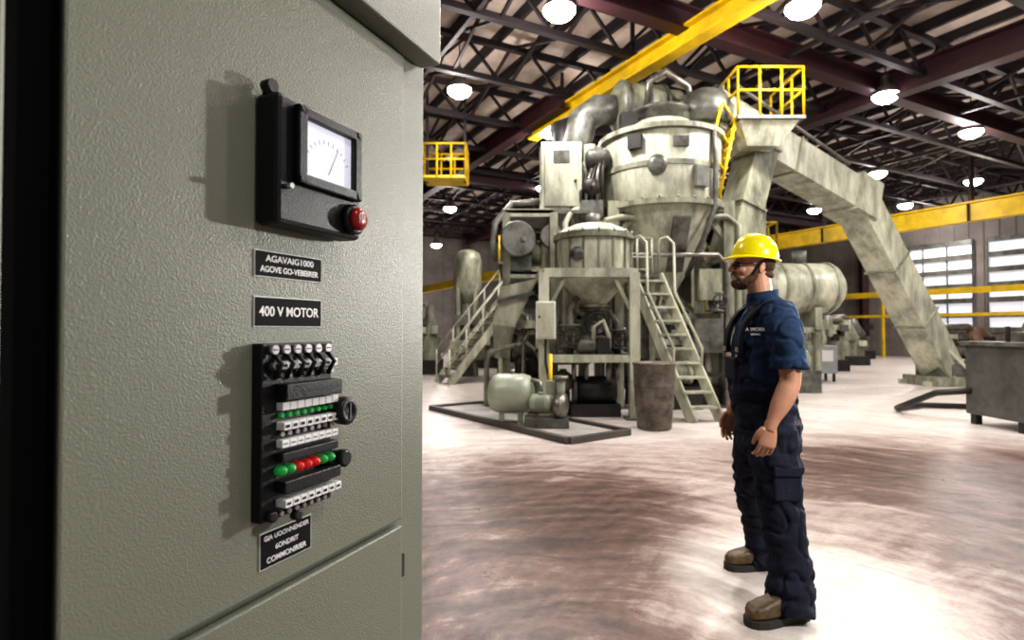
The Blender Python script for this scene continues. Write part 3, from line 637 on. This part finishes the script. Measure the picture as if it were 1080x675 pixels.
limb(b,[(.0,-.085,.92,.12),(.0,-.105,.8,.125),(.005,-.125,.66,.116),(.02,-.15,.48,.102),(.035,-.17,.30,.102),(.035,-.185,.16,.107),(.032,-.19,.045,.117)],OVER)
limb(b,[(.0,.085,.92,.12),(-.005,.11,.8,.125),(.0,.18,.66,.11),(.025,.27,.47,.092),(.085,.345,.30,.092),(.125,.395,.16,.096),(.14,.415,.05,.106)],OVER)
for sg in (-1,1):
    limb(b,[(.01,sg*.10,1.475,.085),(.008,sg*.175,1.455,.09),(.004,sg*.225,1.39,.083),(.008,sg*.245,1.31,.078),(.012,sg*.25,1.215,.084)],SHIRT)
def dsp(p):
    a=noise.noise(V((p.x*7,p.y*7,p.z*16)))*.014+noise.noise(V((p.x*18,p.y*18,p.z*34+5)))*.007
    if p.z<.45: a+=math.sin(p.z*50+7*noise.noise(p*6))*.006*(1-p.z/.45)
    d=abs(noise.noise(V((p.x*9+p.z*5,p.y*9,p.z*9-p.x*6+3)))); a-=.012*max(0,1-d*6)
    return a
def asg(c,nv):
    if abs(c.y)>.205 and c.z>1.15: return 1
    if c.z<1.06: return 0
    bibtop=1.33
    if c.x<-.045 and c.z<bibtop and abs(c.y)<.15-.15*max(0,(c.z-1.12)): return 0
    if c.x>.05 and c.z<1.30+.0 and abs(c.y)<.17-.25*max(0,(c.z-1.1)): return 0
    if c.z<1.10: return 0
    return 1
evalmesh(b,'clothed_body',.008,3,wk,dsp,asg,[OVER,SHIRT])
b=B([])
for sg in (-1,1):
    pts=[(-.165,sg*.095,1.28),(-.164,sg*.098,1.34),(-.145,sg*.10,1.42),(-.092,sg*.105,1.495),(-.02,sg*.105,1.53),(.05,sg*.10,1.515),(.115,sg*.08,1.44),(.15,sg*.05,1.33),(.155,sg*.03,1.25)]
    q=cr([(*p,0) for p in pts],4)
    rs=[]
    for i,p in enumerate(q):
        p=V(p[:3]); t=(V(q[min(i+1,len(q)-1)][:3])-V(q[max(i-1,0)][:3])).normalized(); y=V((0,1,0)); y=(y-t*y.dot(t)).normalized(); nn=t.cross(y)
        rs.append([p+y*.024-nn*.011,p+y*.024+nn*.011,p-y*.024+nn*.011,p-y*.024-nn*.011])
    b.rings(rs,OVER,False)
b.obj('straps',wk)
b=B([])
for sg in (-1,1): b.box((-.178,sg*.095,1.30),(.008,.036,.024),BRASS); b.cyl((-.178,sg*.095,1.27),(-.185,sg*.095,1.27),.008,BRASS,n=10)
b.cyl((-.02,-.182,1.08),(-.02,-.19,1.08),.008,BRASS,n=10); b.cyl((-.02,-.185,1.03),(-.02,-.193,1.03),.008,BRASS,n=10)
b.obj('buckles',wk,bevel=.002)
b=B([]); R=Matrix.Rotation(math.radians(-6),3,'X')
b.box((.01,-.226,.66),(.13,.026,.16),OVER,R=R); b.box((.01,-.233,.72),(.135,.022,.05),OVER,R=R); b.box((-.174,0,1.2),(.02,.15,.12),OVER)
b.obj('pockets',wk,bevel=.010)
b=B([]); rs=[]
for z,k in ((1.535,.082),(1.565,.079),(1.60,.076),(1.60,.068),(1.55,.07)):
    rs.append([V((-.012+k*math.cos(a)*1.02,k*.98*math.sin(a),z+.012*math.cos(a))) for a in [2*math.pi*j/24 for j in range(24)]])
b.rings(rs,SHIRT,cap=False); b.obj('collar',wk)
for zz,t,sz in ((1.395,'A WORK',.024),(1.374,'SERVICE',.013)):
    c=bpy.data.curves.new('shirt_logo','FONT'); c.body=t; c.size=sz; c.extrude=.001; c.align_x='CENTER'; c.offset=.0004; c.materials.append(TXT)
    o=bpy.data.objects.new('shirt_logo',c); COL.objects.link(o); o.parent=wk; o.location=(-.112,-.168,zz); o.rotation_euler=(math.radians(84),0,math.radians(-42))
def hand(b,w,D,Fw,Nn,m):
    w=V(w);D=V(D).normalized();Fw=V(Fw);Fw=(Fw-D*Fw.dot(D)).normalized();Nn=V(Nn);Nn=(Nn-D*Nn.dot(D)-Fw*Nn.dot(Fw)).normalized()
    def ring(c,a,bb,n=16): return [c+Fw*a*math.cos(2*math.pi*j/n)+Nn*bb*math.sin(2*math.pi*j/n) for j in range(n)]
    b.rings([ring(w-D*.02,.029,.024),ring(w+D*.01,.030,.022),ring(w+D*.035,.038,.020),ring(w+D*.07,.043,.018),ring(w+D*.095,.042,.016),ring(w+D*.104,.036,.011)],m)
    for off,L,r in ((.031,.074,.0095),(.0105,.082,.0098),(-.0105,.076,.0093),(-.031,.060,.0083)):
        p=w+D*(.088)+Fw*off; ang=.2; pts=[(*p,r*1.05)]
        for i,fr in enumerate((.22,.42,.32,.26)):
            d=D*math.cos(ang)+Nn*math.sin(ang)+Fw*off*1.2; p=p+d.normalized()*L*fr; pts.append((*p,r*(1.0-.08*i))); ang+=.36
        limb(b,pts,m,3,10)
    p=w+D*.02+Fw*.026; pts=[(*p,.017)]
    for d,l,r in ((Fw*.6+D*.9+Nn*.3,.034,.0145),(Fw*.2+D*1+Nn*.4,.034,.0115),(D*1+Nn*.5-Fw*.05,.026,.0095)):
        p=p+V(d).normalized()*l; pts.append((*p,r))
    limb(b,pts,m,3,12)
for sg,nm in ((-1,'left_arm'),(1,'right_arm')):
    b=B([])
    w=V((-.080 if sg<0 else -.092,sg*(.272 if sg<0 else .245),.955))
    limb(b,[(.010,sg*.245,1.33,.046),(.014,sg*.25,1.24,.052),(.018,sg*.252,1.16,.048),(-.004,sg*.258,1.10,.05),(-.038,sg*.265,1.035,.044),(w.x+.01,w.y,w.z+.02,.030),(w.x-.01,w.y,w.z-.03,.027)],SKIN,5,18)
    hand(b,w+V((-.003,0,-.01)),(-.22,-.02,-1),(-1,0,.22),(0,-sg,0),SKIN)
    evalmesh(b,nm,.0034,2,wk,None,None,[SKIN])
hd=empty('head',(0,0,0)); hd.parent=wk
RY=Matrix.Rotation(math.radians(6),3,'Y'); PV=V((-.03,0,1.62)); hd.location=PV-RY@PV+V((-.008,0,0)); hd.rotation_euler=(0,math.radians(6),0)
b=B([])
limb(b,[(.005,0,1.50,.060),(-.01,0,1.58,.06),(-.03,0,1.66,.06),(-.04,0,1.72,.06)],SKIN)
b.ell((-.055,0,1.775),(.098,.077,.088),SKIN,28,16); b.ell((-.092,0,1.712),(.068,.062,.08),SKIN,24,14); b.ell((-.105,0,1.65),(.055,.05,.038),SKIN)
limb(b,[(-.152,0,1.742,.009),(-.165,0,1.722,.011),(-.181,0,1.703,.0125),(-.17,0,1.695,.01)],SKIN,4,12)
b.ell((-.166,.010,1.697),(.010,.008,.008),SKIN); b.ell((-.166,-.010,1.697),(.010,.008,.008),SKIN)
b.ell((-.148,0,1.745),(.014,.048,.010),SKIN); b.ell((-.157,0,1.672),(.010,.022,.005),SKIN); b.ell((-.156,0,1.663),(.010,.020,.006),SKIN)
for sg in (-1,1):
    b.ell((-.045,sg*.079,1.715),(.017,.008,.031),SKIN,R=Matrix.Rotation(sg*-.25,3,'Z')@Matrix.Rotation(.2,3,'Y')); b.ell((-.13,sg*.04,1.70),(.025,.02,.02),SKIN)
evalmesh(b,'head_skin',.0032,3,hd,None,None,[SKIN])
b=B([])
b.ell((-.118,0,1.632),(.050,.046,.032),HAIR); 
for sg in (-1,1): limb(b,[(-.055,sg*.068,1.73,.010),(-.066,sg*.066,1.695,.014),(-.082,sg*.060,1.66,.019),(-.11,sg*.042,1.638,.025),(-.135,sg*.015,1.632,.028)],HAIR); limb(b,[(-.166,0,1.682,.006),(-.16,sg*.02,1.678,.0065),(-.145,sg*.036,1.66,.009),(-.13,sg*.04,1.645,.013)],HAIR)
evalmesh(b,'beard',.0035,2,hd,lambda p:noise.noise(p*140)*.003,None,[HAIR])
b=B([]); b.ell((-.03,0,1.745),(.078,.0795,.060),HAIR,24,14); b.ell((-.005,0,1.69),(.05,.062,.025),HAIR)
evalmesh(b,'hair',.0035,2,hd,lambda p:noise.noise(p*140)*.0025,None,[HAIR])
b=B([]); EY=mat('eye_white',(.8,.78,.75),.3); IR=mat('iris',(.05,.03,.02),.3)
for sg in (-1,1): b.ell((-.139,sg*.031,1.727),(.013,.013,.011),EY); b.ell((-.151,sg*.031,1.727),(.004,.005,.005),IR,12,8)
b.obj('eyes',hd)
b=B([])
b.sweep([(-.172,0.0,1.728),(-.17,.02,1.728),(-.163,.045,1.728),(-.14,.068,1.73),(-.045,.084,1.735)],.0026,GL,8)
b.sweep([(-.172,0.0,1.728),(-.17,-.02,1.728),(-.163,-.045,1.728),(-.14,-.068,1.73),(-.045,-.084,1.735)],.0026,GL,8)
for sg in (-1,1):
    rs=[[V((-.17,sg*.008,z)) for z in (1.738,1.716)]+[V((-.168,sg*.008,z)) for z in (1.716,1.738)],[V((-.166,sg*.034,z)) for z in (1.740,1.710)]+[V((-.164,sg*.034,z)) for z in (1.710,1.740)],[V((-.152,sg*.056,z)) for z in (1.738,1.716)]+[V((-.150,sg*.056,z)) for z in (1.716,1.738)]]
    b.rings(rs,GL)
b.obj('safety_glasses',hd)
b=B([]); n=48; rs=[]
C=V((-.060,0,1.768))
for i in range(15):
    a=i/14*math.pi/2*.985; row=[]
    for j in range(n):
        t=2*math.pi*j/n; x=math.cos(t);y=math.sin(t)
        zz=math.sin(a)*.13
        rid=.006*math.exp(-((y*math.cos(a)/.10)**2))*math.sin(a)+.004*math.exp(-(((abs(y)*math.cos(a)-.42)/.09)**2))*math.sin(a)
        row.append(C+V(((.118+rid)*x*math.cos(a)**.85,(.106)*y*math.cos(a)**.85,zz+rid)))
    rs.append(row)
b.rings(rs,HELM)
def brim(ext,zo):
    row=[]
    for j in range(n):
        t=2*math.pi*j/n;x=math.cos(t);y=math.sin(t); f=max(0,-x)**2.2
        row.append(C+V(((.118+ext*(.013+.028*f))*x,(.106+ext*.012)*y,zo-ext*.012*f)))
    return row
b.rings([brim(-.15,.006),brim(0,.008),brim(1,0),brim(1.02,-.004),brim(1,-.007),brim(0,-.003),brim(-.15,-.002)],HELM,cap=False)
b.obj('hard_hat',hd)
def boot(b,ank,yaw,S=1.08):
    M=Matrix.Translation(V((ank[0],ank[1],0)))@Matrix.Rotation(yaw,4,'Z')@Matrix.Scale(S,4)
    def sec(x,w,h,z0,n=16,flat=.6):
        r=[]
        for j in range(n):
            a=2*math.pi*j/n; yy=math.cos(a);zz=math.sin(a)
            r.append(M@V((x,w*math.copysign(abs(yy)**.7,yy),z0+h/2+h/2*math.copysign(abs(zz)**flat,zz))))
        return r
    up=[(.085,.028,.05),(.078,.036,.085),(.05,.042,.13),(.0,.043,.15),(-.05,.044,.115),(-.10,.05,.085),(-.15,.053,.072),(-.19,.046,.062),(-.212,.03,.045),(-.218,.012,.025)]
    b.rings([sec(x,w,h,.028) for x,w,h in up],BOOT)
    b.M=M; b.sweep([(.02,0,.10),(.02,0,.16),(.02,0,.2)],[(.05,.05),(.05,.052),(.05,.052)],BOOT,20)
    b.M=Matrix.Identity(4)
def sole(b,ank,yaw,S=1.08):
    M=Matrix.Translation(V((ank[0],ank[1],0)))@Matrix.Rotation(yaw,4,'Z')@Matrix.Scale(S,4)
    o=[(.09,.02),(.085,.034),(.06,.044),(.0,.044),(-.05,.046),(-.10,.054),(-.15,.057),(-.195,.048),(-.218,.03),(-.226,.012)]
    pl=[(x,w) for x,w in o]+[(x,-w) for x,w in reversed(o)]
    b.rings([[M@V((x,y,z)) for x,y in pl] for z in (0,.034)],SOLE,False)
    b.M=M
    for x in (-.05,-.07,-.09,-.11): b.sweep([(x,-.028,.135-(-x-.04)*.7),(x,0,.147-(-x-.04)*.7),(x,.028,.135-(-x-.04)*.7)],.004,BRASS,6)
    b.M=Matrix.Identity(4)
for nm,ank,yaw in (('left_boot',(.030,-.192),math.radians(18)),('right_boot',(.145,.415),math.radians(8))):
    b=B([]); boot(b,ank,yaw); evalmesh(b,nm,.006,3,wk,lambda p:noise.noise(p*30)*.002,None,[BOOT])
    b=B([]); sole(b,ank,yaw); b.obj(nm+'_sole',wk,bevel=.003)

# ---------------------------------------------------------------- lights
def light(name,typ,loc,e,size=.3,col=(1,1,1),target=None,ang=60):
    l=bpy.data.lights.new(name,typ); l.energy=e; l.color=col; l.shadow_soft_size=size
    if typ=='SPOT': l.spot_size=math.radians(ang); l.spot_blend=.5
    o=bpy.data.objects.new(name,l); COL.objects.link(o); o.location=loc
    if target: o.rotation_euler=(V(target)-V(loc)).to_track_quat('-Z','Y').to_euler()
    return o
light('flood_lamp','SPOT',(6.2,6.2,2.4),1800,.14,(1,.98,.93),(-.45,.8,1.3),34)
light('worker_fill','SPOT',(2.9,.9,2.7),400,.12,(1,.97,.94),(1.5,3.1,.7),46)  # unseen spot added to brighten the worker and the floor around him
w=bpy.data.worlds.new('World'); sc.world=w; w.use_nodes=True
w.node_tree.nodes['Background'].inputs[0].default_value=(.95,.97,1,1); w.node_tree.nodes['Background'].inputs[1].default_value=.24

cam=bpy.data.cameras.new('camera'); co=bpy.data.objects.new('camera',cam); COL.objects.link(co)
co.location=(0,0,1.4); co.rotation_euler=(math.radians(91),0,0); cam.sensor_width=36; cam.lens=20; cam.clip_start=.02; cam.clip_end=200
cam.dof.use_dof=True; cam.dof.focus_distance=1.6; cam.dof.aperture_fstop=3.5
sc.camera=co
try:
    sc.view_settings.view_transform='Standard'
    sc.view_settings.look='Medium High Contrast'
except Exception as ex: print(ex)
